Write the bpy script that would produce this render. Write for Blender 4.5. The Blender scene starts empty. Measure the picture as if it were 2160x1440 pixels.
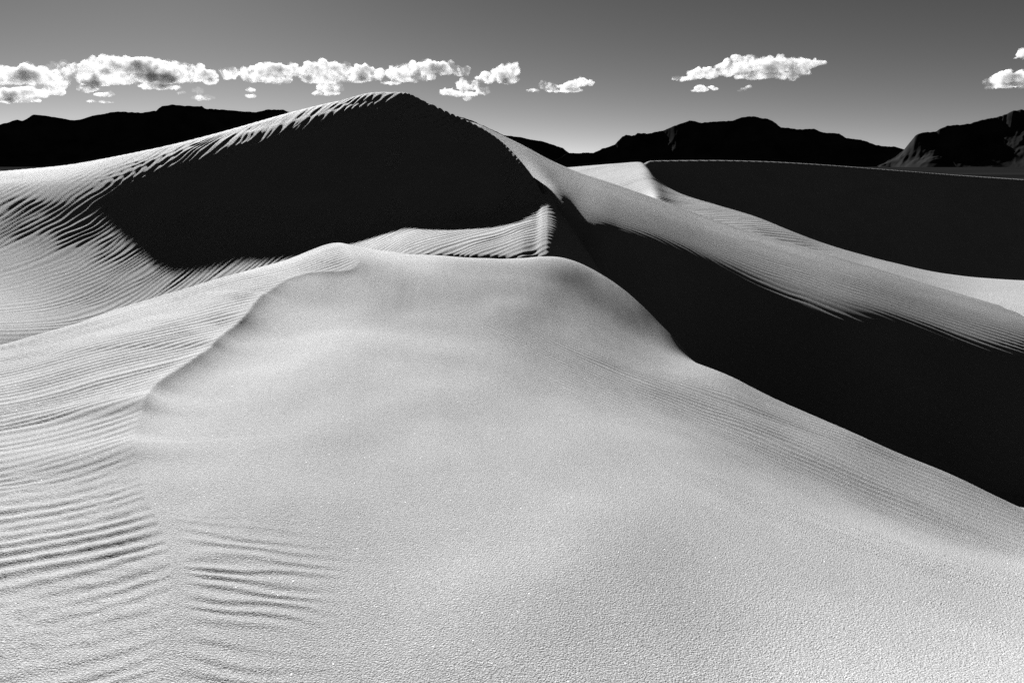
import bpy, math
import numpy as np

# ------------------------------------------------------------------ camera, sky, sun, exposure
SC = bpy.context.scene
COL = SC.collection
CAM_Z = 10.0                       # eye level; heights below are given relative to the eye
PITCH = math.radians(14.4)
FPX = 1440.0                       # 24 mm lens on a 36 mm wide frame, in 2160 px units
SUN_AZ = math.radians(-25.0)       # left of the view direction (+Y)
SUN_EL = math.radians(23.0)

cam_data = bpy.data.cameras.new("camera")
cam_data.lens = 24.0
cam_data.sensor_width = 36.0
cam_data.clip_start = 0.05
cam_data.clip_end = 90000.0
cam = bpy.data.objects.new("camera", cam_data)
COL.objects.link(cam)
cam.location = (0, 0, CAM_Z)
cam.rotation_euler = (math.pi / 2 - PITCH, 0, 0)
SC.camera = cam

world = bpy.data.worlds.new("World")
SC.world = world
world.use_nodes = True
wn, wl = world.node_tree.nodes, world.node_tree.links
wn.clear()
w_out = wn.new("ShaderNodeOutputWorld")
w_bg = wn.new("ShaderNodeBackground")
w_sky = wn.new("ShaderNodeTexSky")
w_sky.sky_type = 'NISHITA'
w_sky.sun_disc = False
w_sky.sun_elevation = SUN_EL
w_sky.sun_rotation = SUN_AZ
w_sky.altitude = 1200.0
w_sky.air_density = 0.6
w_sky.dust_density = 0.1
w_sky.ozone_density = 2.0
w_sep = wn.new("ShaderNodeSeparateColor")      # black-and-white film behind a red filter
w_bg.inputs["Strength"].default_value = 0.05
wl.new(w_sky.outputs[0], w_sep.inputs[0])
w_pow = wn.new("ShaderNodeMath")
w_pow.operation = 'POWER'
w_pow.inputs[1].default_value = 1.32
w_mul = wn.new("ShaderNodeMath")               # what the filter lets through
w_mul.operation = 'MULTIPLY'
w_mul.inputs[1].default_value = 0.235
wl.new(w_sep.outputs[0], w_pow.inputs[0])
wl.new(w_pow.outputs[0], w_mul.inputs[0])
wl.new(w_mul.outputs[0], w_bg.inputs["Color"])
wl.new(w_bg.outputs[0], w_out.inputs["Surface"])

sun_data = bpy.data.lights.new("sun", 'SUN')
sun_data.energy = 5.0
sun_data.angle = math.radians(0.5)
sun_data.color = (1.0, 1.0, 1.0)
sun = bpy.data.objects.new("sun", sun_data)
COL.objects.link(sun)
sun.location = (-40, 80, 60)
sun.rotation_euler = (math.pi / 2 - SUN_EL, 0, math.pi - SUN_AZ)

SC.view_settings.view_transform = 'Standard'
SC.view_settings.look = 'None'
SC.view_settings.gamma = 1.0
SC.view_settings.exposure = 1.95
SC.view_settings.use_curve_mapping = False
SC.cycles.max_bounces = 8
SC.cycles.diffuse_bounces = 0
SC.cycles.volume_bounces = 1
SC.cycles.transparent_max_bounces = 32
SC.cycles.use_denoising = False
SC.cycles.use_adaptive_sampling = False

# ------------------------------------------------------------------ helpers
PI = math.pi
CP, SP = math.cos(PITCH), math.sin(PITCH)


def direction(u, v):
    """azimuth and tangent of elevation of a sight line"""
    x = (u - 1080.0) / FPX
    y = -(v - 720.0) / FPX
    dy = CP + y * SP
    dz = -SP + y * CP
    return math.atan2(x, dy), dz / math.hypot(x, dy)


def S(u, v, r):
    """surveyed point: sight line and horizontal distance -> (azimuth, distance, height)"""
    th, te = direction(u, v)
    return (th, r, r * te)


def Hh(u, v, r, z):
    """hidden point: only its azimuth comes from the sight line"""
    th, te = direction(u, v)
    return (th, r, z)


def pchip_slopes(x, y):
    """x, y (K, N) -> monotone slopes (K, N)"""
    h = np.diff(x, axis=0)
    d = np.diff(y, axis=0) / h
    m = np.zeros_like(y)
    w1 = 2 * h[1:] + h[:-1]
    w2 = h[1:] + 2 * h[:-1]
    same = d[1:] * d[:-1] > 0
    with np.errstate(divide='ignore', invalid='ignore'):
        hm = (w1 + w2) / (w1 / d[:-1] + w2 / d[1:])
    m[1:-1] = np.where(same, hm, 0.0)
    m[0], m[-1] = d[0], d[-1]
    return m


def pchip(x, y, q):
    """x, y (K, N); q (M, N) -> (M, N); linear beyond the ends"""
    m = pchip_slopes(x, y)
    out = np.empty_like(q)
    K = x.shape[0]
    for k in range(K - 1):
        x0, x1, y0, y1, m0, m1 = x[k], x[k + 1], y[k], y[k + 1], m[k], m[k + 1]
        h = x1 - x0
        t = (q - x0) / h
        t2, t3 = t * t, t * t * t
        val = (2 * t3 - 3 * t2 + 1) * y0 + (t3 - 2 * t2 + t) * h * m0 + (-2 * t3 + 3 * t2) * y1 + (t3 - t2) * h * m1
        if k == 0:
            out[:] = val
            lo = q < x0
            out[lo] = (y0 + m0 * (q - x0))[lo]
        else:
            sel = q >= x0
            out[sel] = val[sel]
    hi = q > x[-1]
    out[hi] = (y[-1] + m[-1] * (q - x[-1]))[hi]
    return out


def curve_at(pts, th):
    """one surveyed line -> distance and height at the azimuths th"""
    p = np.array(sorted(pts))
    x = p[:, 0:1]
    q = np.clip(th, p[0, 0], p[-1, 0])[:, None]
    return pchip(x, p[:, 1:2], q)[:, 0], pchip(x, p[:, 2:3], q)[:, 0]


class Loft:
    """height field in polar coordinates round the viewpoint, through surveyed lines ordered from near to far"""

    def __init__(self, curves, soften=None):
        self.curves = curves
        self.tab = None
        if soften is not None:                 # round off each line along the azimuth (degrees)
            g = np.linspace(-PI, PI, 7201)
            self.tab = []
            for c, sig in zip(curves, soften):
                k = np.arange(-int(sig * 60), int(sig * 60) + 1) / (20.0 * sig)
                w = np.exp(-0.5 * k * k)
                w /= w.sum()
                n = len(k) // 2
                self.tab.append([np.convolve(np.pad(q, n, mode='edge'), w, mode='valid') for q in curve_at(c, g)])
            self.g = g

    def nodes(self, th):
        rs, zs = [], []
        for i, c in enumerate(self.curves):
            if self.tab is None:
                r, z = curve_at(c, th)
            else:
                tw = (th + PI) % (2 * PI) - PI
                r, z = np.interp(tw, self.g, self.tab[i][0]), np.interp(tw, self.g, self.tab[i][1])
            rs.append(r)
            zs.append(z)
        R, Z = np.array(rs), np.array(zs)
        for k in range(1, len(R)):
            R[k] = np.maximum(R[k], R[k - 1] + 0.02)
        return R, Z

    def height(self, th, r):
        R, Z = self.nodes(th)
        return pchip(R, Z, r)

    def hit(self, u, v, r0=1.0, r1=40.0):
        th, te = direction(u, v)
        q = np.linspace(r0, r1, 6000)[:, None]
        z = self.height(np.array([th]), q)[:, 0]
        below = np.nonzero(z >= q[:, 0] * te)[0]
        r = q[below[0], 0] if len(below) else r1
        return r * math.sin(th), r * math.cos(th)


def march(u, v, r, steps):
    """walk towards the viewpoint from a surveyed crest point: (v, slope) pairs give where each stretch ends and how steep it is"""
    out = []
    th0, te = direction(u, v)
    z = r * te
    for v2, s in steps:
        te2 = direction(u, v2)[1]
        s = max(s, z / r + 0.07)
        # z - s*(r - r2) = te2*r2
        r2 = (z - s * r) / (te2 - s)
        z = te2 * r2
        r = r2
        out.append((th0, r, z))
    return out


def _hash(ix, iy, seed):
    n = (ix.astype(np.int64) * 374761393 + iy.astype(np.int64) * 668265263 + seed * 974634541) & 0xFFFFFFFF
    n = ((n ^ (n >> 13)) * 1274126177) & 0xFFFFFFFF
    n = (n ^ (n >> 16)) & 0xFFFFFFFF
    return n.astype(np.float64) / 4294967295.0 * 2 - 1


def noise(x, y, seed=0):
    ix, iy = np.floor(x), np.floor(y)
    fx, fy = x - ix, y - iy
    ux, uy = fx * fx * fx * (fx * (fx * 6 - 15) + 10), fy * fy * fy * (fy * (fy * 6 - 15) + 10)
    a = _hash(ix, iy, seed)
    b = _hash(ix + 1, iy, seed)
    c = _hash(ix, iy + 1, seed)
    d = _hash(ix + 1, iy + 1, seed)
    return (a + (b - a) * ux) * (1 - uy) + (c + (d - c) * ux) * uy


def fbm(x, y, seed=0, octaves=4, gain=0.5, lac=2.03):
    s, a, f = 0.0, 1.0, 1.0
    for i in range(octaves):
        s = s + a * noise(x * f + 17.3 * i, y * f - 9.1 * i, seed + i)
        a *= gain
        f *= lac
    return s


def smooth(a, b, x):
    t = np.clip((x - a) / (b - a), 0, 1)
    return t * t * (3 - 2 * t)


def seg_distance(px, py, line):
    """distance to a polyline and arc position (0..1) of the nearest point"""
    best = np.full(px.shape, 1e9)
    pos = np.zeros(px.shape)
    L = np.array(line)
    seg = np.hypot(*(L[1:] - L[:-1]).T)
    cum = np.concatenate([[0], np.cumsum(seg)])
    for i in range(len(L) - 1):
        ax, ay = L[i]
        bx, by = L[i + 1]
        dx, dy = bx - ax, by - ay
        l2 = dx * dx + dy * dy + 1e-12
        t = np.clip(((px - ax) * dx + (py - ay) * dy) / l2, 0, 1)
        d = np.hypot(px - ax - t * dx, py - ay - t * dy)
        m = d < best
        best[m] = d[m]
        pos[m] = (cum[i] + t[m] * seg[i]) / cum[-1]
    return best, pos


def inside(px, py, poly):
    res = np.zeros(px.shape, bool)
    n = len(poly)
    for i in range(n):
        x0, y0 = poly[i]
        x1, y1 = poly[(i + 1) % n]
        if y0 == y1:
            continue
        c = ((y0 > py) != (y1 > py)) & (px < (x1 - x0) * (py - y0) / (y1 - y0) + x0)
        res ^= c
    return res


def blur_columns(Zg, n, sig):
    k = np.arange(-3 * sig, 3 * sig + 1)
    w = np.exp(-0.5 * (k / sig) ** 2)
    w /= w.sum()
    P = np.pad(Zg[:, :n], ((0, 0), (3 * sig, 3 * sig)), mode='edge')
    out = Zg.copy()
    acc = np.zeros((Zg.shape[0], n))
    for i in range(len(k)):
        acc += w[i] * P[:, i:i + n]
    out[:, :n] = acc
    return out


def smooth_line(pts, n=80):
    p = np.array(pts, float)
    s = np.concatenate([[0], np.cumsum(np.hypot(*(p[1:] - p[:-1]).T))])[:, None]
    q = np.linspace(0, s[-1, 0], n)[:, None]
    return list(zip(pchip(s, p[:, 0:1], q)[:, 0], pchip(s, p[:, 1:2], q)[:, 0]))


def ripples(x, y, az, lam, seed, warp=0.35, run=8.0, asym=0.5):
    """wind ripple profile (-1..1); crests run along the azimuth az, spacing lam, broken and wavy"""
    ca, sa = math.cos(az), math.sin(az)
    along = x * sa + y * ca
    across = x * ca - y * sa
    ph = across / lam
    ph = ph + warp * 1.6 * noise(along / (lam * run * 1.6), across / (lam * 3.5), seed) \
            + warp * 0.6 * noise(along / (lam * run * 0.5), across / (lam * 1.5), seed + 3)
    a = 0.72 + 0.45 * noise(along / (lam * run), across / (lam * 2.2), seed + 7)
    t = 2 * math.pi * ph
    return a * np.sin(t - asym * np.sin(t))


def mesh_object(name, X, Y, Z, material, wrap=False, center=None):
    """grid (M rows, N columns) -> one smooth mesh"""
    M, N = X.shape
    co = np.stack([X, Y, Z], -1).reshape(-1, 3)
    i = np.arange(M - 1)[:, None] * N
    j = np.arange(N - 1)[None, :]
    a = (i + j).ravel()
    quads = np.stack([a, a + 1, a + N + 1, a + N], 1)
    if wrap:
        a = (np.arange(M - 1) * N + N - 1)
        quads = np.concatenate([quads, np.stack([a, a - N + 1, a + 1, a + N], 1)])
    quads = quads[:, ::-1]
    nv = len(co)
    loops = quads.ravel()
    starts = np.arange(len(quads)) * 4
    if center is not None:
        co = np.concatenate([co, np.array([center])])
        tri = np.stack([np.arange(N), np.roll(np.arange(N), -1), np.full(N, nv)], 1)
        starts = np.concatenate([starts, len(loops) + np.arange(N) * 3])
        loops = np.concatenate([loops, tri.ravel()])
        nv += 1
    me = bpy.data.meshes.new(name)
    me.vertices.add(nv)
    me.vertices.foreach_set("co", co.astype(np.float32).ravel())
    me.loops.add(len(loops))
    me.loops.foreach_set("vertex_index", loops.astype(np.int32))
    me.polygons.add(len(starts))
    me.polygons.foreach_set("loop_start", starts.astype(np.int32))
    me.update(calc_edges=True)
    me.polygons.foreach_set("use_smooth", np.ones(len(starts), bool))
    me.materials.append(material)
    ob = bpy.data.objects.new(name, me)
    COL.objects.link(ob)
    return ob


def structure(ob, label):
    ob["kind"] = "structure"
    ob["label"] = label
    return ob


# ------------------------------------------------------------------ materials
def sand_material(name, albedo, grain_scale, grain_depth):
    m = bpy.data.materials.new(name)
    m.use_nodes = True
    n, l = m.node_tree.nodes, m.node_tree.links
    b = n["Principled BSDF"]
    b.inputs["Roughness"].default_value = 0.9
    b.inputs["Specular IOR Level"].default_value = 0.1
    tc = n.new("ShaderNodeTexCoord")
    big = n.new("ShaderNodeTexNoise")
    big.inputs["Scale"].default_value = 0.8
    big.inputs["Detail"].default_value = 3
    ramp = n.new("ShaderNodeMapRange")
    ramp.inputs["From Min"].default_value = 0.3
    ramp.inputs["From Max"].default_value = 0.7
    ramp.inputs["To Min"].default_value = albedo * 0.95
    ramp.inputs["To Max"].default_value = albedo * 1.05
    l.new(tc.outputs["Object"], big.inputs["Vector"])
    l.new(big.outputs["Fac"], ramp.inputs["Value"])
    g = n.new("ShaderNodeTexNoise")
    g.inputs["Scale"].default_value = grain_scale
    g.inputs["Detail"].default_value = 2.5
    g.inputs["Roughness"].default_value = 0.6
    bump = n.new("ShaderNodeBump")
    bump.inputs["Strength"].default_value = 1.0
    bump.inputs["Distance"].default_value = grain_depth
    l.new(tc.outputs["Object"], g.inputs["Vector"])
    g2 = n.new("ShaderNodeTexNoise")            # pale and grey grains
    g2.inputs["Scale"].default_value = grain_scale * 1.7
    g2.inputs["Detail"].default_value = 1.0
    gr = n.new("ShaderNodeMapRange")
    gr.inputs["From Min"].default_value = 0.34
    gr.inputs["From Max"].default_value = 0.66
    gr.inputs["To Min"].default_value = 0.62
    gr.inputs["To Max"].default_value = 1.38
    mul = n.new("ShaderNodeMath")
    mul.operation = 'MULTIPLY'
    l.new(tc.outputs["Object"], g2.inputs["Vector"])
    l.new(g2.outputs["Fac"], gr.inputs["Value"])
    l.new(gr.outputs[0], mul.inputs[0])
    l.new(ramp.outputs[0], mul.inputs[1])
    vor = n.new("ShaderNodeTexVoronoi")          # crystal glints painted into the colour as scattered white dots
    vor.inputs["Scale"].default_value = grain_scale * 0.3
    near = n.new("ShaderNodeMath")
    near.operation = 'LESS_THAN'
    near.inputs[1].default_value = 0.12
    few = n.new("ShaderNodeSeparateColor")
    pick = n.new("ShaderNodeMath")
    pick.operation = 'GREATER_THAN'
    pick.inputs[1].default_value = 0.95
    both = n.new("ShaderNodeMath")
    both.operation = 'MULTIPLY'
    cmix = n.new("ShaderNodeMix")
    cmix.data_type = 'RGBA'
    cmix.inputs["B"].default_value = (0.8, 0.8, 0.8, 1)
    l.new(tc.outputs["Object"], vor.inputs["Vector"])
    l.new(vor.outputs["Distance"], near.inputs[0])
    l.new(vor.outputs["Color"], few.inputs[0])
    l.new(few.outputs[0], pick.inputs[0])
    l.new(near.outputs[0], both.inputs[0])
    l.new(pick.outputs[0], both.inputs[1])
    l.new(both.outputs[0], cmix.inputs["Factor"])
    l.new(mul.outputs[0], cmix.inputs["A"])
    l.new(cmix.outputs["Result"], b.inputs["Base Color"])
    l.new(g.outputs["Fac"], bump.inputs["Height"])
    l.new(bump.outputs["Normal"], b.inputs["Normal"])
    return m


SAND = sand_material("white_gypsum_sand", 0.21, 92.0, 0.0145)
SAND_FAR = sand_material("wind_packed_sand", 0.21, 25.0, 0.02)


def rock_material(name, albedo):
    m = bpy.data.materials.new(name)
    m.use_nodes = True
    n, l = m.node_tree.nodes, m.node_tree.links
    b = n["Principled BSDF"]
    b.inputs["Roughness"].default_value = 1.0
    b.inputs["Specular IOR Level"].default_value = 0.0
    tc = n.new("ShaderNodeTexCoord")
    t = n.new("ShaderNodeTexNoise")
    t.inputs["Scale"].default_value = 0.004
    t.inputs["Detail"].default_value = 8
    r = n.new("ShaderNodeMapRange")
    r.inputs["From Min"].default_value = 0.3
    r.inputs["From Max"].default_value = 0.7
    r.inputs["To Min"].default_value = albedo * 0.6
    r.inputs["To Max"].default_value = albedo * 1.4
    l.new(tc.outputs["Object"], t.inputs["Vector"])
    l.new(t.outputs["Fac"], r.inputs["Value"])
    l.new(r.outputs[0], b.inputs["Base Color"])
    return m


ROCK = rock_material("dark_desert_rock", 0.02)
SCRUB = rock_material("desert_scrub", 0.009)

PI = math.pi


def columns(lo, hi, n_in, n_side):
    """azimuths: dense in the view, sparse round the back"""
    a = np.linspace(lo, hi, n_in)
    b = np.linspace(hi, hi + (2 * PI - (hi - lo)), n_side + 2)[1:-1]
    return np.concatenate([a, b])


def ring(curve, r, z):
    """close a surveyed line behind the viewpoint"""
    return curve + [(-PI, r, z), (PI, r, z), (-PI * 0.6, r, z), (PI * 0.6, r, z)]


# ------------------------------------------------------------------ foreground dune
F_curves = [
    ring([S(-300, 1440, 3.8), S(0, 1440, 3.5), S(300, 1440, 3.3), S(800, 1440, 3.05), S(1200, 1440, 3.0), S(1600, 1440, 3.3), S(2160, 1440, 4.0), S(2600, 1440, 4.9)], 3.0, -2.6),
    ring([S(-300, 1000, 6.6), S(0, 1000, 6.4), S(300, 1000, 6.0), S(800, 1000, 5.7), S(1200, 1000, 5.9), S(1600, 1120, 5.5), S(2160, 1260, 5.8), S(2600, 1300, 6.8)], 6.0, -2.8),
    ring([S(-300, 850, 9.0), S(0, 850, 9.0), S(300, 800, 9.1), S(530, 720, 10.6), S(800, 700, 11.0), S(1000, 740, 10.2), S(1250, 800, 9.8), S(1450, 860, 9.5), S(1700, 1000, 8.3), S(2160, 1170, 8.2), S(2600, 1200, 9.5)], 9.5, -3.2),
    ring([S(-300, 790, 11.8), S(0, 735, 12.3), S(150, 692, 13.0), S(300, 645, 13.8), S(450, 600, 14.5), S(600, 551, 16.0), S(715, 512, 17.0), S(760, 530, 16.0), S(800, 545, 15.4), S(880, 566, 14.7),
          S(1000, 577, 14.2), S(1080, 580, 14.2), S(1150, 588, 14.1), S(1220, 625, 13.6), S(1300, 682, 12.8), S(1420, 745, 12.0), S(1500, 775, 11.5), S(1650, 860, 10.6), S(1800, 930, 10.0), S(2000, 1010, 9.8), S(2160, 1080, 9.8), S(2600, 1180, 10.8)], 13.0, -4.6),
    ring([Hh(-300, 790, 14.0, -3.5), Hh(0, 735, 14.4, -3.4), Hh(300, 645, 15.8, -3.1), Hh(600, 551, 17.6, -2.7), Hh(690, 512, 18.0, -2.2), S(715, 514, 17.9), S(760, 521, 17.6), S(800, 528, 17.4), S(880, 537, 16.6), S(940, 541, 15.8),
          S(1000, 546, 15.4), S(1080, 549, 15.4), S(1120, 546, 15.5), S(1150, 540, 15.5), S(1170, 538, 15.4), S(1220, 551, 15.15), S(1290, 588, 14.5), S(1350, 635, 13.7), S(1400, 690, 12.95), S(1450, 742, 12.35), Hh(1500, 785, 12.7, -3.85), Hh(1650, 860, 12.8, -4.6), Hh(1800, 930, 12.2, -4.9), Hh(2160, 1080, 12.0, -5.3), Hh(2600, 1180, 13.0, -5.6)], 17.0, -6.0),
    ring([Hh(-300, 790, 19, -5.5), Hh(0, 735, 20, -5.5), Hh(300, 645, 22, -5.5), Hh(600, 551, 22.5, -5), Hh(715, 512, 22, -5), Hh(880, 533, 21, -4.4), Hh(1100, 533, 20.5, -4.4), Hh(1165, 520, 20, -4.5),
          Hh(1290, 585, 18.5, -5.0), Hh(1420, 700, 17.5, -5.6), Hh(1600, 800, 17, -6.2), Hh(1800, 930, 17, -6.6), Hh(2160, 1080, 17.8, -7.0), Hh(2600, 1180, 18.5, -7.0)], 23.0, -8.0),
    ring([Hh(u, 600, 34, -10) for u in (-300, 0, 600, 1100, 1800, 2600)], 36.0, -10.0),
]
F = Loft(F_curves, (3.0, 3.0, 2.2, 0.4, 0.6, 1.2, 2.0))

# the small slip edge that runs from the crest tip down to the lower left
edge_px = [(716, 514), (750, 545), (757, 560), (742, 572), (690, 577), (650, 581), (600, 600), (560, 630), (540, 655), (520, 685), (480, 720), (440, 757), (385, 795), (335, 832), (312, 868), (298, 905), (285, 950)]
tip_px = [(295, 1010), (315, 1075), (345, 1140), (365, 1230), (358, 1330), (340, 1440)]
_t = direction(716, 513)[0]
edge_xy = [(16.9 * math.sin(_t), 16.9 * math.cos(_t))] + [F.hit(u, v) for u, v in edge_px[1:]]
tail_xy = [F.hit(u, v) for u, v in tip_px]
EDGE = smooth_line(edge_xy, 90)
TAIL = smooth_line([edge_xy[-1]] + tail_xy + [(-1.35, 1.8), (-1.0, 0.3)], 40)

th = columns(math.radians(-44), math.radians(44), 960, 70)
rows = np.concatenate([np.geomspace(0.5, 2.2, 40)[:-1], np.geomspace(2.2, 20.5, 780), np.geomspace(20.5, 34, 16)[1:]])
TH, RR = np.meshgrid(th, rows)
Z = F.height(th, RR)


soft_r = smooth(direction(860, 600)[0], direction(1000, 600)[0], TH)
Z = Z * (1 - soft_r) + blur_columns(Z, 960, 11) * soft_r
Z = blur_columns(Z, 960, 2)
X, Y = RR * np.sin(TH), RR * np.cos(TH)

LINE = EDGE + TAIL[1:]
dist, pos = seg_distance(X, Y, LINE)
_l = np.array(LINE)
_c = np.concatenate([[0], np.cumsum(np.hypot(*(_l[1:] - _l[:-1]).T))])
END = _c[len(EDGE) - 1] / _c[-1]               # where the sharp edge fades into the soft ridge
poly = LINE + [(-60, 0.2), (-60, 60), (EDGE[0][0] + 0.3, 60)]
left = inside(X, Y, poly)
sharp = 1 - smooth(END * 0.88, END * 1.12, pos)
lip_h = ((0.045 + 0.145 * smooth(0.25, 0.6, pos / END)) * smooth(0.0, 0.10, pos) * sharp + 0.06 * (1 - sharp)) * (1 + 0.15 * noise(pos * 40, pos * 0, 5))
rise = lip_h * np.exp(-dist / (0.5 + 1.6 * sharp))
fall = lip_h * np.exp(-dist / (0.5 - 0.29 * sharp))
Z = Z + np.where(left, rise, fall) * smooth(18.8, 17.2, RR)

# ripples on the windward side, left of the edge
wob = noise(X * 0.7, Y * 0.7, 11)
leftness = smooth(-0.02, 0.12, np.where(left, dist, -dist))
front = smooth(4.8, 6.2, Y - 0.15 * X + 0.4 * wob)
r_far = ripples(X, Y, math.radians(33), 0.135, 21, warp=0.28, run=14, asym=0.5) * 0.0124
r_near = ripples(X, Y, math.radians(50), 0.14, 31, warp=0.5, run=12, asym=0.25) * 0.0085
quiet = smooth(-0.5, 0.1, fbm(X * 0.8, Y * 0.8, 77, 3))
rip_left = r_far * front * (0.55 + 0.45 * quiet) + r_near * (1 - front) * (0.35 + 0.65 * quiet)
rip_left = rip_left + (1 - front) * (0.003 * fbm(X * 3.1, Y * 4.5, 101, 4) + 0.0035 * fbm(X * 11, Y * 14, 105, 2))
rip_left = 0.0105 * np.tanh(rip_left / 0.0105)
for px, py in ((-3.64, 5.26), (-1.98, 2.78)):  # ripple shape flattened at two spots to remove black shadow pits
    rip_left = rip_left * (1 - 0.55 * np.exp(-((X - px) ** 2 + (Y - py) ** 2) / 0.35))
inner = smooth(0.0, 0.25, dist)
Z += np.where(left, rip_left * (0.35 + 0.65 * inner), 0)
# transverse ripples on the other side of the soft ridge close to the viewpoint
side = np.where(left, 0, smooth(0.02, 0.25, dist) * (1 - smooth(0.10, 1.05, dist + 0.25 * wob + 0.2 * noise(X * 2.3, Y * 2.3, 12)))) * smooth(4.7, 3.8, Y)
Z += ripples(X, Y, math.radians(86), 0.125, 41, warp=0.6, run=6, asym=0.3) * 0.0066 * side * (0.75 + 0.25 * quiet)
# fine streamwise ripples on the right flank
fx, fy = X + 6.0, Y - 17.0
fd = np.hypot(fx, fy)
fa = np.arctan2(fx, -fy)                       # the lines fan out from the head of the hollow
step = 0.0088
ph = fa / step + 0.45 * noise(fd / 1.3, fa / (step * 4), 61) + 0.2 * noise(fd / 0.45, fa / (step * 2), 62)
right = np.where(left, 0, smooth(0.50, 0.90, fa + 0.04 * wob)) * smooth(12.6, 10.2, Y + 0.25 * X)
band = 0.35 + 0.65 * smooth(-0.5, 0.4, fbm(fa * 14, fd * 0.12, 51, 4))
Z += 0.13 * step * fd * np.sin(2 * PI * ph - 0.3 * np.sin(2 * PI * ph)) * right * band * (0.6 + 0.6 * smooth(0.7, 1.1, fa))
fine = 0.0044
ph2 = fa / fine + 0.5 * noise(fd / 0.9, fa / (fine * 4), 63) + 0.25 * noise(fd / 0.3, fa / (fine * 2), 64)
nearr = np.where(left, 0, smooth(0.46, 0.66, fa + 0.03 * wob)) * smooth(8.5, 6.0, RR)
Z += 0.075 * fine * fd * np.sin(2 * PI * ph2) * nearr * (0.25 + 0.75 * smooth(-0.35, 0.5, fbm(fa * 30, fd * 0.35, 55, 3)))
# broad unevenness and shallow wind streaks
Z += 0.065 * fbm(X * 0.30 + 4, Y * 0.22, 91, 3) * smooth(1.0, 5.0, RR) * smooth(17, 12, RR)
Z += 0.006 * fbm((X + 0.3 * Y) * 1.6, (Y - 0.3 * X) * 0.5, 95, 3)

center = (0, 0, float(Z[0].mean()) + CAM_Z)
structure(mesh_object("foreground_dune", X, Y, Z + CAM_Z, SAND, wrap=True, center=center),
          "smooth pale sand dune sloping away in front with rippled left flank and a small slip edge")

# ------------------------------------------------------------------ the great dune
G_cols = [   # crest point, then (v, slope) stretches down the face
    (-300, 395, 32.0, [(425, .05), (460, .20), (530, .28), (620, .20), (720, .10)]),
    (-100, 370, 32.0, [(405, .05), (435, .26), (510, .36), (610, .28), (745, .13)]),
    (0, 362, 32.0, [(390, .06), (418, .32), (500, .42), (590, .36), (725, .24)]),
    (150, 350, 31.5, [(372, .08), (398, .33), (470, .42), (540, .375), (690, .30)]),
    (300, 318, 30.6, [(337, .18), (358, .36), (425, .445), (475, .42), (650, .335)]),
    (450, 281, 29.8, [(299, .22), (318, .40), (410, .46), (480, .435), (608, .335)]),
    (600, 241, 29.8, [(259, .26), (272, .44), (390, .495), (488, .46), (556, .33)]),
    (715, 214, 29.8, [(231, .28), (242, .48), (370, .515), (492, .50), (530, .20)]),
    (800, 195, 29.8, [(212, .32), (221, .50), (350, .515), (480, .49), (529, .14)]),
    (850, 195, 29.4, [(202, .36), (210, .47), (345, .48), (474, .48), (533, .13)]),
    (900, 215, 28.8, [(219, .36), (226, .47), (345, .48), (468, .48), (534, .12)]),
    (950, 238, 28.2, [(241, .40), (248, .47), (350, .48), (462, .48), (534, .12)]),
    (1000, 261, 27.4, [(264, .40), (270, .47), (360, .48), (456, .48), (535, .12)]),
    (1050, 292, 26.4, [(295, .40), (300, .47), (375, .48), (447, .48), (536, .13)]),
    (1100, 341, 24.5, [(344, .40), (349, .47), (395, .48), (436, .47), (538, .15)]),
    (1130, 380, 23.3, [(383, .38), (387, .46), (410, .46), (430, .42), (538, .17)]),
    (1146, 408, 22.4, [(411, .30), (415, .36), (424, .36), (432, .30), (536, .17)]),
]
G_curves = [[] for _ in range(8)]
for u, v, r, steps in G_cols:
    a = march(u, v, r, steps)
    th0, te = direction(u, v)
    toe = a[-1]
    lip = float(np.clip((u - 820) / 120.0, 0, 1))
    G_curves[0].append((th0, toe[1] - 3.0, toe[2] - 3.0))
    G_curves[1].append((th0, toe[1] - 0.45, toe[2] - 0.08 - 0.24 * lip))
    for k in range(5):
        G_curves[2 + k].append(a[4 - k])
    G_curves[7].append((th0, r, r * te))
G_curves.append([(t, r + 3.2, z - 1.6) for t, r, z in G_curves[7]])
G_curves.append([(t, r + 17, -9.0) for t, r, z in G_curves[7]])
# the nose of the dune, then the lee flank falling into the hollow
for (u, sink) in ((1153, 0.0), (1160, 0.03), (1190, 0.30), (1240, 0.90), (1330, 2.1), (1500, 4.4)):
    for k in range(10):
        t, r, z = G_curves[k][-1] if u == 1153 else g_base[k]
        G_curves[k].append((direction(u, 460)[0], r, z - sink))
    if u == 1153:
        g_base = [c[-1] for c in G_curves]
G = Loft(G_curves)
g_lo, g_hi = direction(-420, 600)[0], direction(1480, 560)[0]
th = np.linspace(g_lo, g_hi, 620)
rows = np.concatenate([np.linspace(11, 14, 20)[:-1], np.linspace(14, 31, 570), np.geomspace(31, 50, 40)[1:]])
TH, RR = np.meshgrid(th, rows)
Z = G.height(th, RR)
soft_l = smooth(direction(720, 400)[0], direction(560, 400)[0], TH)
Z = Z * (1 - soft_l) + blur_columns(Z, 620, 24) * soft_l
X, Y = RR * np.sin(TH), RR * np.cos(TH)
amp = (0.75 + 0.35 * fbm(X * 0.25, Y * 0.25, 13, 2)) * (1 - 0.75 * smooth(-1.4, -0.9, Z) * smooth(direction(300, 400)[0], direction(480, 400)[0], TH) * smooth(0.6, 1.4, RR * 0 + curve_at(G_curves[7], th)[1][None, :] - Z))
ga, gd = np.arctan2(X + 13.0, Y - 2.6), np.hypot(X + 13.0, Y - 2.6)
gs = 0.0098                                    # the crests spread out from a point low on the left
gp = ga / gs + 0.7 * noise(gd / 2.3, ga / (gs * 3.5), 71) + 0.3 * noise(gd / 0.8, ga / (gs * 1.6), 72)
ga_ = 0.75 + 0.45 * noise(gd / 1.6, ga / (gs * 2.2), 73)
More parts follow.
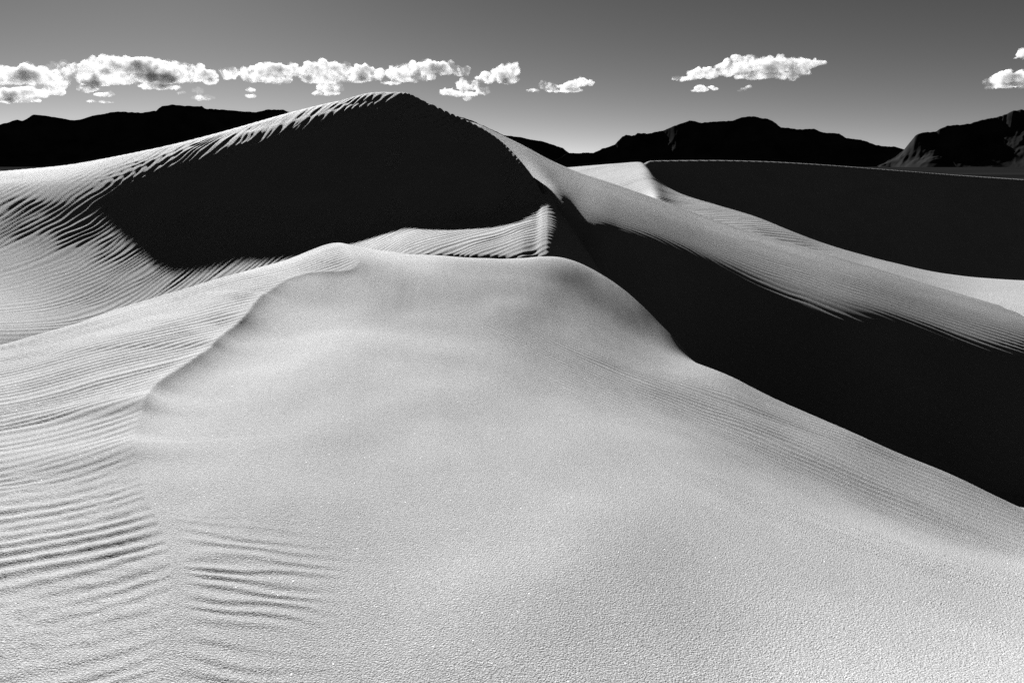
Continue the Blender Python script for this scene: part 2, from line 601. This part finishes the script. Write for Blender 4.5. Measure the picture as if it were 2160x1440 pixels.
Z += ga_ * np.sin(2 * PI * gp - 0.45 * np.sin(2 * PI * gp)) * (0.060 + 0.012 * smooth(direction(620, 500)[0], direction(350, 500)[0], TH)) * gs * gd * amp * smooth(13.5, 14.6, RR) * smooth(36, 29, RR) * (1 - 0.6 * smooth(direction(1125, 470)[0], direction(1150, 470)[0], TH))
below = curve_at(G_curves[7], th)[1][None, :] - Z
crown = smooth(0.02, 0.25, below) * smooth(1.5, 0.7, below) * smooth(26, 27, RR) * smooth(direction(120, 350)[0], direction(420, 300)[0], TH) * smooth(direction(1000, 260)[0], direction(900, 230)[0], TH)
Z += ripples(X, Y, math.radians(22), 0.37, 171, warp=0.75, run=5, asym=0.3) * 0.013 * crown
Z += 0.03 * fbm(X * 0.25, Y * 0.25, 15, 2) * smooth(15, 18, RR)
structure(mesh_object("great_dune", X, Y, Z + CAM_Z, SAND), "tall rippled sand dune with a dark shaded face and pale sunlit crest")

# ------------------------------------------------------------------ the long ridge on the right
crest_px = [(u, v, y / math.cos(direction(u, v)[0])) for u, v, y in
            [(900, 240, 33.0), (1000, 259, 32.2), (1050, 281, 31.4), (1100, 305, 30.7), (1160, 337, 30.0), (1220, 363, 29.8), (1300, 389, 29.6), (1360, 410, 29.3), (1450, 443, 28.5), (1545, 477, 27.2), (1686, 518, 25.7), (1823, 558, 24.3), (2027, 621, 22.7), (2160, 658, 21.8), (2600, 760, 21.0)]]
term_px = [(900, 246), (1000, 268), (1050, 298), (1100, 338), (1150, 390), (1200, 436), (1280, 488), (1360, 521), (1508, 570), (1656, 621), (1804, 673), (1953, 721), (2160, 788), (2600, 910)]
tu = [p[0] for p in term_px]
tv = [p[1] for p in term_px]


R_curves = [[] for _ in range(7)]
for u, v, r in crest_px:
    vt = float(np.interp(u, tu, tv))
    th0, te = direction(u, v)
    s1 = te + 0.08
    lf = float(np.interp(u, [1000, 1160, 1220, 1300, 1450, 1545, 1700], [0.3, 1.0, 0.80, 0.65, 0.55, 0.3, 0.1]))
    a = march(u, v, r, [(v + 0.18 * (vt - v), s1), (v + 0.6 * (vt - v), 0.5 * s1 + 0.15 - 0.06 * lf), (vt, 0.34 - 0.12 * lf), (vt + 40, 0.60)])
    base = -8.0 - 0.6 * float(np.clip((u - 1000) / 700.0, 0, 1))
    low = a[3]
    drop = max(low[2] - base, 0.3)
    R_curves[0].append((th0, low[1] - drop / 0.60 - 2.5, base - 0.8))
    R_curves[1].append((th0, low[1] - drop / 0.60, base))
    R_curves[2].append(low)
    R_curves[3].append(a[2])
    R_curves[4].append(a[1])
    R_curves[5].append(a[0])
    R_curves[6].append((th0, r, r * te))
_us = [p[0] for p in crest_px]
_i = _us.index(1160)
for k in range(4):                             # buried under the great dune's nose
    _, r0, z0 = R_curves[k][_i]
    for j in range(_i):
        R_curves[k][j] = (R_curves[k][j][0], r0 + 0.010 * (1160 - _us[j]), z0 - 0.0060 * (1160 - _us[j]))
back1 = [(t, r + 2.2, z - 0.75) for t, r, z in R_curves[6]]
back2 = [(t, r + 14, -9.0) for t, r, z in R_curves[6]]
R_curves += [back1, back2]
R = Loft(R_curves)
th = np.linspace(direction(930, 300)[0], direction(2560, 800)[0], 620)
rows = np.concatenate([np.linspace(9, 14, 20)[:-1], np.linspace(14, 35.5, 510), np.linspace(35.5, 50, 30)[1:]])
TH, RR = np.meshgrid(th, rows)
Z = R.height(th, RR)
soft_R = smooth(direction(1230, 450)[0], direction(1330, 450)[0], TH)
Z = Z * (1 - soft_R) + blur_columns(Z, 620, 22) * soft_R
X, Y = RR * np.sin(TH), RR * np.cos(TH)
# ripples run along the ridge: phase follows the distance from the crest line
rc, zc = curve_at(R_curves[6], th)
across = (rc[None, :] - RR)
along = TH * 20.0
lam = 0.21
ph = across / lam + 0.5 * noise(along / 2.2, across / 0.7, 23) + 0.25 * noise(along / 0.7, across / 0.35, 24)
amp = smooth(-1.5, 0.3, across) * (0.12 + 0.88 * smooth(direction(1250, 480)[0], direction(1600, 560)[0], TH)) * (0.35 + 0.65 * smooth(-0.5, 0.4, fbm(along / 2.5, across / 1.2, 27, 3)))
Z += 0.0065 * amp * (np.sin(2 * PI * ph) + 0.3 * np.sin(4 * PI * ph + 0.8))
Z += 0.02 * fbm(along * 0.6, across * 1.6, 29, 3) * smooth(0.0, 0.6, across) * smooth(2.5, 1.0, across)
structure(mesh_object("ridge_dune", X, Y, Z + CAM_Z, SAND), "long sand ridge descending beside the dark hollow, sunlit along its top")

# ------------------------------------------------------------------ dunes in the middle distance
arm_px = [(1000, 370, 62), (1150, 357, 59), (1215, 352, 58), (1290, 346, 57), (1366, 341, 55), (1371, 350, 53), (1384, 374, 49), (1434, 407, 44), (1508, 431, 40.5), (1597, 458, 38), (1675, 490, 36), (1730, 511, 35.5), (1804, 534, 35), (1878, 553, 35), (1990, 577, 34.8), (2064, 586, 34.8), (2160, 592, 34.6), (2500, 590, 35)]
A_curves = [[], [], [], [], []]
for u, v, r in arm_px:
    th0, te = direction(u, v)
    k = float(np.clip((u - 1700) / 200.0, 0, 1))
    q = 0.045 * float(np.clip((1384 - u) / 15.0, 0, 1))
    a = march(u, v, r, [(v + 22, 0.05 + q - 0.08 * k), (v + 60, 0.10 + q - 0.12 * k)])
    A_curves[0].append((th0, a[1][1] - 14, a[1][2] - 3.2 * (1 - k) - 1.0))
    A_curves[1].append(a[1])
    A_curves[2].append(a[0])
    A_curves[3].append((th0, r, r * te))
    A_curves[4].append((th0, r + 6, r * te - 3.0))
A = Loft(A_curves)
th = np.linspace(direction(1010, 370)[0], direction(2480, 590)[0], 420)
rows = np.concatenate([np.linspace(22.5, 31, 10)[:-1], np.linspace(31, 60, 300), np.linspace(60, 70, 6)[1:]])
TH, RR = np.meshgrid(th, rows)
Z = A.height(th, RR)
Z = blur_columns(Z, 420, 3)
X, Y = RR * np.sin(TH), RR * np.cos(TH)
Z += ripples(X, Y, math.radians(62), 0.42, 81, warp=0.3, run=6) * 0.016 * (1 - smooth(11, 15, X))
structure(mesh_object("middle_dune", X, Y, Z + CAM_Z, SAND_FAR), "pale dune arm curving down beside a black slip face in the middle distance")

top_px = [(u, v, y / math.cos(direction(u, v)[0])) for u, v, y in
          [(1355, 347, 55), (1372, 339.5, 55.3), (1420, 338.5, 55.5), (1500, 338, 55.5), (1600, 340, 55.5), (1700, 345, 55.5), (1800, 352, 55.5), (1900, 360, 55.5), (2000, 368, 56), (2100, 375, 56), (2160, 379, 56), (2500, 400, 57)]]
B_curves = [[], [], [], [], []]
for u, v, r in top_px:
    th0, te = direction(u, v)
    z = r * te
    B_curves[0].append((th0, r - 25, z - 13.2))
    B_curves[1].append((th0, r - 13, z - 8.0))
    B_curves[2].append((th0, r - 0.12, z - 0.07))
    B_curves[3].append((th0, r, z))
    B_curves[4].append((th0, r + 60, z - 10))
B = Loft(B_curves)
th = np.linspace(direction(1357, 345)[0], direction(2480, 400)[0], 260)
rows = np.concatenate([np.linspace(28, 52, 30)[:-1], np.linspace(52, 76, 130), np.linspace(76, 130, 20)[1:]])
TH, RR = np.meshgrid(th, rows)
Z = B.height(th, RR)
X, Y = RR * np.sin(TH), RR * np.cos(TH)
structure(mesh_object("slip_face_dune", X, Y, Z + CAM_Z, SAND_FAR), "broad dune with a black shaded slip face below the mountains")

# ------------------------------------------------------------------ plain and mountains
th = np.linspace(-PI, PI, 181)[:-1]
rows = np.array([5, 30, 80, 200, 600, 2000, 6000, 15000, 40000, 80000.0])
TH, RR = np.meshgrid(th, rows)
structure(mesh_object("desert_plain", RR * np.sin(TH), RR * np.cos(TH), np.full_like(RR, -12.0) + CAM_Z, SCRUB, wrap=True, center=(0, 0, CAM_Z - 12.0)), "dark flat desert plain reaching to the mountains")

ranges = [
    ("mountain_range", "dark silhouetted mountain range behind the great dune", 13000.0, 5,
     [(-900, 300), (-500, 250), (-200, 270), (0, 263), (12, 260), (35, 252), (48, 255), (72, 241), (88, 243), (125, 248), (155, 254), (172, 252), (200, 243), (212, 241), (245, 235), (295, 238), (330, 233), (342, 224), (365, 220), (385, 223), (425, 224), (433, 229), (470, 231), (540, 237), (565, 231), (598, 231), (612, 238), (680, 250), (760, 246), (850, 240), (920, 236), (960, 243), (997, 255), (1030, 270), (1063, 285), (1100, 290), (1143, 298), (1187, 312), (1198, 321), (1210, 330), (1240, 350)]),
    ("mountain", "dark flat-topped mountain with a rounded summit behind the black slip face", 12000.0, 9,
     [(1150, 352), (1198, 323), (1222, 323), (1253, 322), (1267, 315), (1297, 305), (1312, 289), (1320, 285), (1339, 286), (1345, 280), (1367, 282), (1398, 275), (1433, 262), (1454, 254), (1479, 259), (1546, 254), (1565, 247), (1588, 245), (1619, 251), (1631, 256), (1647, 268), (1686, 273), (1717, 272), (1740, 280), (1771, 282), (1783, 290), (1818, 296), (1857, 308), (1892, 310), (1906, 315), (1960, 330), (2040, 350)]),
    ("eroded_mountain", "steep eroded mountain with gullied flanks at the edge of the plain", 9000.0, 13,
     [(1850, 352), (1890, 330), (1906, 317), (1915, 305), (1931, 286), (1942, 280), (1973, 277), (1997, 266), (2043, 261), (2074, 252), (2113, 245), (2137, 234), (2154, 231), (2180, 236), (2300, 220), (2500, 250), (2800, 240), (3100, 300)]),
]
for name, label, rc, seed, sky in ranges:
    ths = np.array([direction(u, v)[0] for u, v in sky])
    tes = np.array([direction(u, v)[1] for u, v in sky])
    th = np.linspace(ths[0], ths[-1], 700)
    te = np.interp(th, ths, tes)
    te = te + 0.0004 * fbm(th * 300, th * 0, seed, 4)
    tt = np.linspace(-1.0, 0.8, 120)[:, None]
    dist_c = rc * (1 + 0.008 * fbm(th * 12, th * 0, seed + 2, 3))[None, :]
    TH = np.repeat(th[None, :], len(tt), 0)
    te_s = np.convolve(np.pad(te, 40, mode='edge'), np.ones(81) / 81, mode='valid')
    mixw = smooth(0.02, 0.5, np.abs(tt))
    crest = np.maximum(dist_c * (te[None, :] * (1 - mixw) + te_s[None, :] * mixw), 1.0) + 12.0
    width = np.where(tt < 0, 1.15, 3.0) * np.maximum(crest, 120.0)
    RR = dist_c + tt * width
    X, Y = RR * np.sin(TH), RR * np.cos(TH)
    t = np.abs(tt)
    fall = np.clip(1 - t, 0, 1) ** 1.1
    rid = 1 - np.abs(fbm(X / 1500.0 + 0.3 * noise(X / 700, Y / 700, seed + 4), Y / 2200.0, seed + 6, 5, gain=0.45))
    carve = np.clip(t * 3.0, 0, 1) * np.clip((1 - t) * 2.5, 0, 1)
    gully = 1 - np.abs(fbm(TH * 160 + 0.4 * noise(X / 300, Y / 300, seed + 8), RR / 900.0, seed + 9, 3))
    Zm = crest * (fall - 0.10 * carve * (1 - rid)) - 26.0 * carve * np.abs(fbm(X / 210.0, Y / 210.0, seed + 12, 4)) - 30 * t ** 5
    structure(mesh_object(name, X, Y, Zm - 12.0 + CAM_Z, ROCK), label)

# ------------------------------------------------------------------ clouds
NZ_A, NZ_B, NZ_D = 0.44, 0.68, 0.016


def cloud_material():
    m = bpy.data.materials.new("cloud_vapour")
    m.use_nodes = True
    n, l = m.node_tree.nodes, m.node_tree.links
    n.remove(n["Principled BSDF"])
    out = n["Material Output"]
    vol = n.new("ShaderNodeVolumeScatter")
    vol.inputs["Color"].default_value = (0.9, 0.9, 0.9, 1)
    geo = n.new("ShaderNodeNewGeometry")
    nz = n.new("ShaderNodeTexNoise")            # billows: dense knots in thinner vapour
    nz.inputs["Scale"].default_value = 0.0024
    nz.inputs["Detail"].default_value = 6.0
    nz.inputs["Roughness"].default_value = 0.62
    rng_ = n.new("ShaderNodeMapRange")
    rng_.inputs["From Min"].default_value = NZ_A
    rng_.inputs["From Max"].default_value = NZ_B
    rng_.inputs["To Min"].default_value = 0.0
    rng_.inputs["To Max"].default_value = NZ_D
    l.new(geo.outputs["Position"], nz.inputs["Vector"])
    l.new(nz.outputs["Fac"], rng_.inputs["Value"])
    l.new(rng_.outputs[0], vol.inputs["Density"])
    m.cycles.volume_step_rate = 0.25
    vol.inputs["Anisotropy"].default_value = 0.05
    tr = n.new("ShaderNodeBsdfTransparent")
    df = n.new("ShaderNodeBsdfTranslucent")
    df.inputs["Color"].default_value = (0.8, 0.8, 0.8, 1)
    mix = n.new("ShaderNodeMixShader")
    mix.inputs[0].default_value = 0.012
    l.new(tr.outputs[0], mix.inputs[1])
    l.new(df.outputs[0], mix.inputs[2])
    l.new(mix.outputs[0], out.inputs["Surface"])
    l.new(vol.outputs[0], out.inputs["Volume"])
    return m


CLOUD = cloud_material()
CLOUD_R = 18000.0
PXM = CLOUD_R / FPX                            # metres per picture unit at that distance
clouds = [
    ("low layered cloud bank at the edge of the sky above the jagged ridge", [(-30, 165, 40, 25), (20, 160, 45, 22), (70, 160, 40, 22), (115, 170, 33, 23), (0, 195, 50, 13), (60, 195, 50, 13), (108, 192, 28, 12), (15, 211, 42, 6), (55, 211, 30, 5)]),
    ("largest flat-based cumulus cloud above the mountain range", [(130, 150, 30, 18), (165, 150, 30, 17), (215, 142, 35, 22), (255, 140, 42, 21), (310, 142, 48, 23), (360, 146, 48, 19), (400, 152, 42, 17), (437, 158, 26, 12), (200, 168, 40, 16), (250, 168, 40, 14), (330, 165, 60, 13), (390, 166, 45, 9), (185, 187, 26, 8), (330, 183, 42, 6), (365, 185, 22, 5)]),
    ("small rounded cloud in the gap between the two largest clouds", [(478, 155, 15, 12), (493, 154, 13, 12), (485, 162, 17, 8)]),
    ("small puffy cloud just below the end of the largest cloud", [(440, 172, 15, 8), (452, 171, 11, 8)]),
    ("little two-tiered cloud right above the highest mountain crest", [(418, 192, 13, 8), (425, 207, 23, 7), (440, 206, 12, 6)]),
    ("flat-bottomed cloud with a dark belly between the small round cloud and the long bank", [(530, 160, 24, 17), (560, 150, 28, 17), (590, 150, 28, 17), (617, 150, 18, 15), (575, 167, 48, 10), (637, 156, 12, 11)]),
    ("tiny double puff under the cloud with the dark belly", [(528, 190, 13, 5.5), (530, 203, 14, 4.5)]),
    ("long ragged cloud bank left of the dune summit", [(655, 150, 23, 19), (680, 148, 28, 19), (720, 149, 33, 18), (765, 151, 28, 17), (796, 157, 20, 14), (660, 169, 28, 8), (700, 165, 38, 12), (750, 164, 36, 11)]),
    ("knobbly cloud bank directly above the dune summit", [(835, 156, 26, 16), (870, 148, 30, 17), (905, 143, 30, 16), (940, 146, 26, 15), (968, 152, 17, 11), (984, 152, 7, 9), (855, 167, 36, 8), (895, 161, 30, 11), (825, 175, 26, 4)]),
    ("square-cored little cloud hanging below the long ragged bank", [(688, 186, 22, 13), (710, 183, 14, 12), (672, 197, 17, 5), (698, 197, 24, 5)]),
    ("squat cloud with a round head beside the dune summit's right shoulder", [(945, 195, 20, 9), (978, 181, 19, 14), (1000, 180, 14, 12), (1020, 192, 17, 9), (975, 198, 38, 6), (985, 208, 11, 4)]),
    ("wedge-shaped cloud rising to a blunt tip over the dune's shoulder", [(1030, 165, 24, 12), (1060, 156, 24, 17), (1080, 151, 20, 16), (1072, 169, 30, 9), (1010, 168, 12, 8), (1058, 143, 10, 9)]),
    ("thin ragged cloud alone above the saddle between the mountains", [(1150, 180, 17, 10), (1175, 186, 24, 8), (1205, 180, 20, 10), (1227, 174, 18, 10), (1244, 176, 10, 6), (1190, 191, 48, 4.5), (1125, 191, 18, 3)]),
    ("long lens-shaped cloud with a dark streak above the rounded summit", [(1440, 166, 28, 5), (1470, 157, 24, 12), (1500, 155, 24, 13), (1535, 146, 27, 18), (1565, 138, 30, 21), (1605, 139, 36, 19), (1645, 139, 36, 19), (1685, 137, 33, 15), (1718, 134, 23, 9), (1738, 132, 8, 6), (1600, 160, 58, 7), (1662, 160, 32, 11), (1690, 154, 22, 8)]),
    ("small low puff under the pointed tail of the lens-shaped cloud", [(1475, 187, 14, 7), (1487, 190, 9, 4), (1463, 192, 9, 2.5)]),
    ("tiny scrap of cloud beside the small low puff", [(1500, 184, 6, 4), (1507, 188, 8, 3)]),
    ("slanting wisp of cloud under the middle of the lens-shaped cloud", [(1580, 184, 8, 4), (1569, 188, 8, 3.5), (1560, 192, 6, 2.5)]),
    ("flat-based cloud cut by the frame above the eroded mountain", [(2095, 172, 17, 12), (2120, 165, 21, 16), (2150, 163, 24, 15), (2185, 165, 30, 17), (2120, 182, 42, 3.5), (2160, 182, 40, 4)]),
    ("curled wisp of cloud at the frame's edge, highest in the sky", [(2162, 114, 9, 11), (2151, 110, 5, 7), (2141, 124, 6, 3), (2178, 112, 14, 14)]),
    ("thin flat streak of cloud low over the left ridge", [(192, 214, 12, 3), (218, 215, 13, 3), (232, 216, 11, 2.5)]),
    ("small flat cloud just under the largest cloud's left half", [(212, 200, 16, 5), (230, 199, 10, 6)]),
    ("tiny round scrap of cloud under the largest cloud's right end", [(385, 195, 8, 3.5), (378, 196, 6, 3)]),
]
rng = np.random.default_rng(7)


def sphere_mesh():
    import bmesh
    bm = bmesh.new()
    bmesh.ops.create_icosphere(bm, subdivisions=2, radius=1.0)
    v = np.array([p.co[:] for p in bm.verts])
    f = np.array([[q.index for q in p.verts] for p in bm.faces])
    bm.free()
    return v, f


SV, SF = sphere_mesh()
tex_big = bpy.data.textures.new("billow_noise", 'CLOUDS')
tex_big.noise_scale = PXM * 13
tex_big.noise_depth = 3
tex_small = bpy.data.textures.new("fringe_noise", 'CLOUDS')
tex_small.noise_scale = PXM * 4.5
tex_small.noise_depth = 4
for label, puffs in clouds:
    uc = sum(p[0] for p in puffs) / len(puffs)
    vc = max(p[1] for p in puffs)
    th0, te0 = direction(uc, vc)
    base = np.array([CLOUD_R * math.sin(th0), CLOUD_R * math.cos(th0), CLOUD_R * te0 + CAM_Z])
    vs, fs = [], []
    nv = 0
    for (u, v, ru, rv) in puffs:
        t1, e1 = direction(u, v)
        k = math.hypot((u - 1080) / FPX, CP + (720 - v) / FPX * SP)
        c = np.array([CLOUD_R * math.sin(t1), CLOUD_R * math.cos(t1), CLOUD_R * e1 + CAM_Z]) - base
        sc = PXM / k
        rad = np.array([ru, 0.5 * (ru + rv), rv]) * sc
        bits = [(c, rad * 0.88)]
        for _ in range(int(6 + ru * 0.5)):
            d = rng.normal(size=3)
            d /= np.linalg.norm(d)
            if d[2] < -0.35:
                d[2] *= -0.5
            q = rng.uniform(0.18, 0.42) * rv * sc + 0.6 * sc
            bits.append((c + d * rad * 0.80, np.array([q * 1.25, q * 1.25, q])))
        ct, st = math.cos(-t1), math.sin(-t1)
        for bc, br in bits:
            p = SV * br
            p = np.stack([p[:, 0] * ct - p[:, 1] * st, p[:, 0] * st + p[:, 1] * ct, p[:, 2]], 1) + bc
            vs.append(p)
            fs.append(SF + nv)
            nv += len(SV)
    me = bpy.data.meshes.new("cloud")
    me.from_pydata(np.concatenate(vs).tolist(), [], np.concatenate(fs).tolist())
    ob = bpy.data.objects.new("cloud", me)
    COL.objects.link(ob)
    ob.location = base
    rm = ob.modifiers.new("fuse", 'REMESH')
    rm.mode = 'VOXEL'
    rm.voxel_size = PXM * 1.1
    for tx, st in ((tex_big, 9.0), (tex_small, 3.8)):
        size = min(1.0, 0.25 + max(p[3] for p in puffs) / 18.0)
        d = ob.modifiers.new("billow", 'DISPLACE')
        d.texture = tx
        d.texture_coords = 'GLOBAL'
        d.strength = st * PXM * size
        d.mid_level = 0.5
    dg = bpy.context.evaluated_depsgraph_get()
    solid = bpy.data.meshes.new_from_object(ob.evaluated_get(dg))
    ob.modifiers.clear()
    ob.data = solid
    bpy.data.meshes.remove(me)
    solid.name = "cloud"
    solid.materials.clear()
    solid.materials.append(CLOUD)
    solid.polygons.foreach_set("use_smooth", np.ones(len(solid.polygons), bool))
    ob["label"] = label
    ob["category"] = "cloud"
    ob["group"] = "cumulus clouds over the mountains"
    print("cloud", label, len(solid.polygons))
